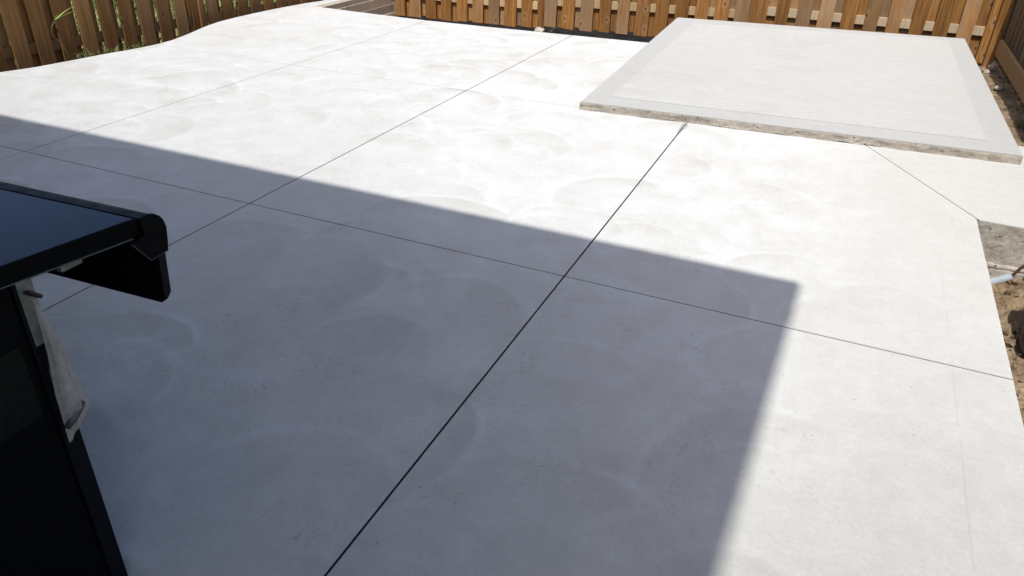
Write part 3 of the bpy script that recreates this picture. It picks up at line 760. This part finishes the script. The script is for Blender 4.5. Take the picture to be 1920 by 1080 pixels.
tuft((1.47, 7.75, -0.24), 30, 0.22, 0.06, M['straw'], 'dry straw tuft in shade by the right fence kick board', 0.006, 5)
tuft((1.49, 7.15, -0.24), 40, 0.22, 0.06, M['leaf'], 'green weed in shade below the right fence kick board', 0.010, 6)
# shoot that has grown through a gap of the left fence
sh_ = tag(empty('vine_shoot', (-6.16, 4.50, 0.02)), 'single green shoot with narrow leaves poking out through the left fence', 'vine', 'weeds along the fences')
bm = bmesh.new(); tube(bm, [(0.0, 0.09, -0.16), (0.012, 0.075, -0.05), (0.008, 0.045, 0.03), (-0.01, -0.01, 0.13), (0.02, -0.015, 0.19), (0.05, 0.0, 0.235)], 0.0035, 6)
obj('stem', bm, mat_simple('dry_stem', (0.28, 0.22, 0.10), 0.7, 0.2), sh_, True)
bm = bmesh.new()
for (dx, dy, dz, L) in ((0.25, 0.75, 0.75, 0.19), (0.2, 0.95, 0.6, 0.16), (0.5, 0.2, 1.0, 0.10)):
    blade(bm, (0.04, -0.005, 0.225), (dx, dy, dz), L, 0.036, 0.12)
obj('leaf', bm, mat_simple('young_leaf', (0.36, 0.44, 0.14), 0.5, 0.3), sh_)
# sunlit grass in the neighbour's yard, seen through the gaps
rnd = random.Random(11); bm = bmesh.new()
for k in range(5200):
    x_ = -6.50-rnd.random()**1.5*2.6; y_ = rnd.uniform(3.2, 10.5)
    a = rnd.uniform(0, 6.28); e = rnd.uniform(0.5, 1.4)
    blade(bm, (x_, y_, -0.45), (math.cos(a)*math.cos(e), math.sin(a)*math.cos(e), math.sin(e)), rnd.uniform(.25, .75), rnd.uniform(.02, .045), rnd.uniform(.1, .5), 2)
tag(obj('tall_grass', bm, mat_simple('bright_grass', (0.24, 0.25, 0.085), 0.6, 0.3, 0, 0.6, 9)), 'bright grass of the next yard seen through the left fence gaps', 'grass', kind='stuff')

# ------------------------------------------------------------------ house behind the camera (casts the big shadow)
house = tag(empty('house', (-4.0, -4.9, -0.4)), 'two storey house behind the viewer whose gable end shades the patio', 'house')
HG = Vector((-4.0, -4.9, -0.4))
def hobj(name, bm, mat, parent=None):
    for v in bm.verts: v.co -= HG
    return obj(name, bm, mat, parent or house)
def brick_mat():
    N = NB('house_brick'); P = N.obj(); x, y, z = N.sep(P)
    bt = N.node('ShaderNodeTexBrick'); N.put(bt.inputs['Vector'], N.comb(N.math('ADD', x, y), z, 0.0))
    bt.inputs['Scale'].default_value = 1.0; bt.inputs['Brick Width'].default_value = 0.21; bt.inputs['Row Height'].default_value = 0.075; bt.inputs['Mortar Size'].default_value = 0.006
    bt.inputs['Color1'].default_value = (0.20, 0.10, 0.07, 1); bt.inputs['Color2'].default_value = (0.28, 0.15, 0.10, 1); bt.inputs['Mortar'].default_value = (0.35, 0.33, 0.3, 1)
    N.bump(bt.outputs['Fac'], -0.4, 0.006)
    return N.set(bt.outputs['Color'], 0.9, 0.2)
EAVE_Z, EAVE_Y, RAKE_X, SLOPE = 6.0, -0.51, 0.300, 0.50
XW0, XW1, YW0, YW1 = -8.6, 0.02, -8.9, -0.95
yr = (YW0+YW1)/2; zr = EAVE_Z+SLOPE*(EAVE_Y-yr)
bm = bmesh.new()
zw = lambda yy: EAVE_Z-0.14+SLOPE*(EAVE_Y-yy) if yy > yr else EAVE_Z-0.14+SLOPE*(EAVE_Y-(2*yr-yy))
pts = [(YW1, -0.4), (YW1, zw(YW1)), (yr, zw(yr)), (YW0, zw(YW0)), (YW0, -0.4)]
a_ = [bm.verts.new((XW0, p[0], p[1])) for p in pts]; b_ = [bm.verts.new((XW1, p[0], p[1])) for p in pts]
for i in range(5): bm.faces.new((a_[i], a_[(i+1) % 5], b_[(i+1) % 5], b_[i]))
bm.faces.new(a_); bm.faces.new(b_)
hobj('wall', bm, brick_mat())
bm = bmesh.new()
ye2 = 2*yr-EAVE_Y
pts = [(EAVE_Y, EAVE_Z), (yr, zr), (ye2, EAVE_Z), (ye2, EAVE_Z-0.12), (yr, zr-0.12), (EAVE_Y, EAVE_Z-0.12)]
a_ = [bm.verts.new((XW0-0.3, p[0], p[1])) for p in pts]; b_ = [bm.verts.new((RAKE_X, p[0], p[1])) for p in pts]
for i in range(6): bm.faces.new((a_[i], a_[(i+1) % 6], b_[(i+1) % 6], b_[i]))
bm.faces.new(a_); bm.faces.new(b_)
hobj('roof', bm, mat_simple('asphalt_shingle', (0.09, 0.085, 0.08), 0.95, 0.1, 0, 0.3, 12))
M['white'] = mat_simple('white_trim', (0.75, 0.75, 0.74), 0.5, 0.4, 0, 0.04)
M['glass'] = mat_simple('window_glass', (0.03, 0.035, 0.04), 0.05, 0.5, 0, 0.05)
for (x0, x1, z0, z1, nm) in ((-3.2, -1.4, 0.12, 2.15, 'patio_door'), (-6.6, -5.2, 1.0, 2.1, 'window'), (-6.4, -5.2, 3.7, 4.9, 'window'), (-2.6, -1.4, 3.7, 4.9, 'window')):
    f = hobj(nm, bx(x0, x1, YW1+0.001, YW1+0.05, z0, z1, bev=0.004), M['white'])
    mid = (x0+x1)/2
    for (p0, p1) in ((x0+0.06, mid-0.025), (mid+0.025, x1-0.06)):
        hobj('pane', bx(p0, p1, YW1+0.0505, YW1+0.054, z0+0.06, z1-0.06), M['glass'], f)
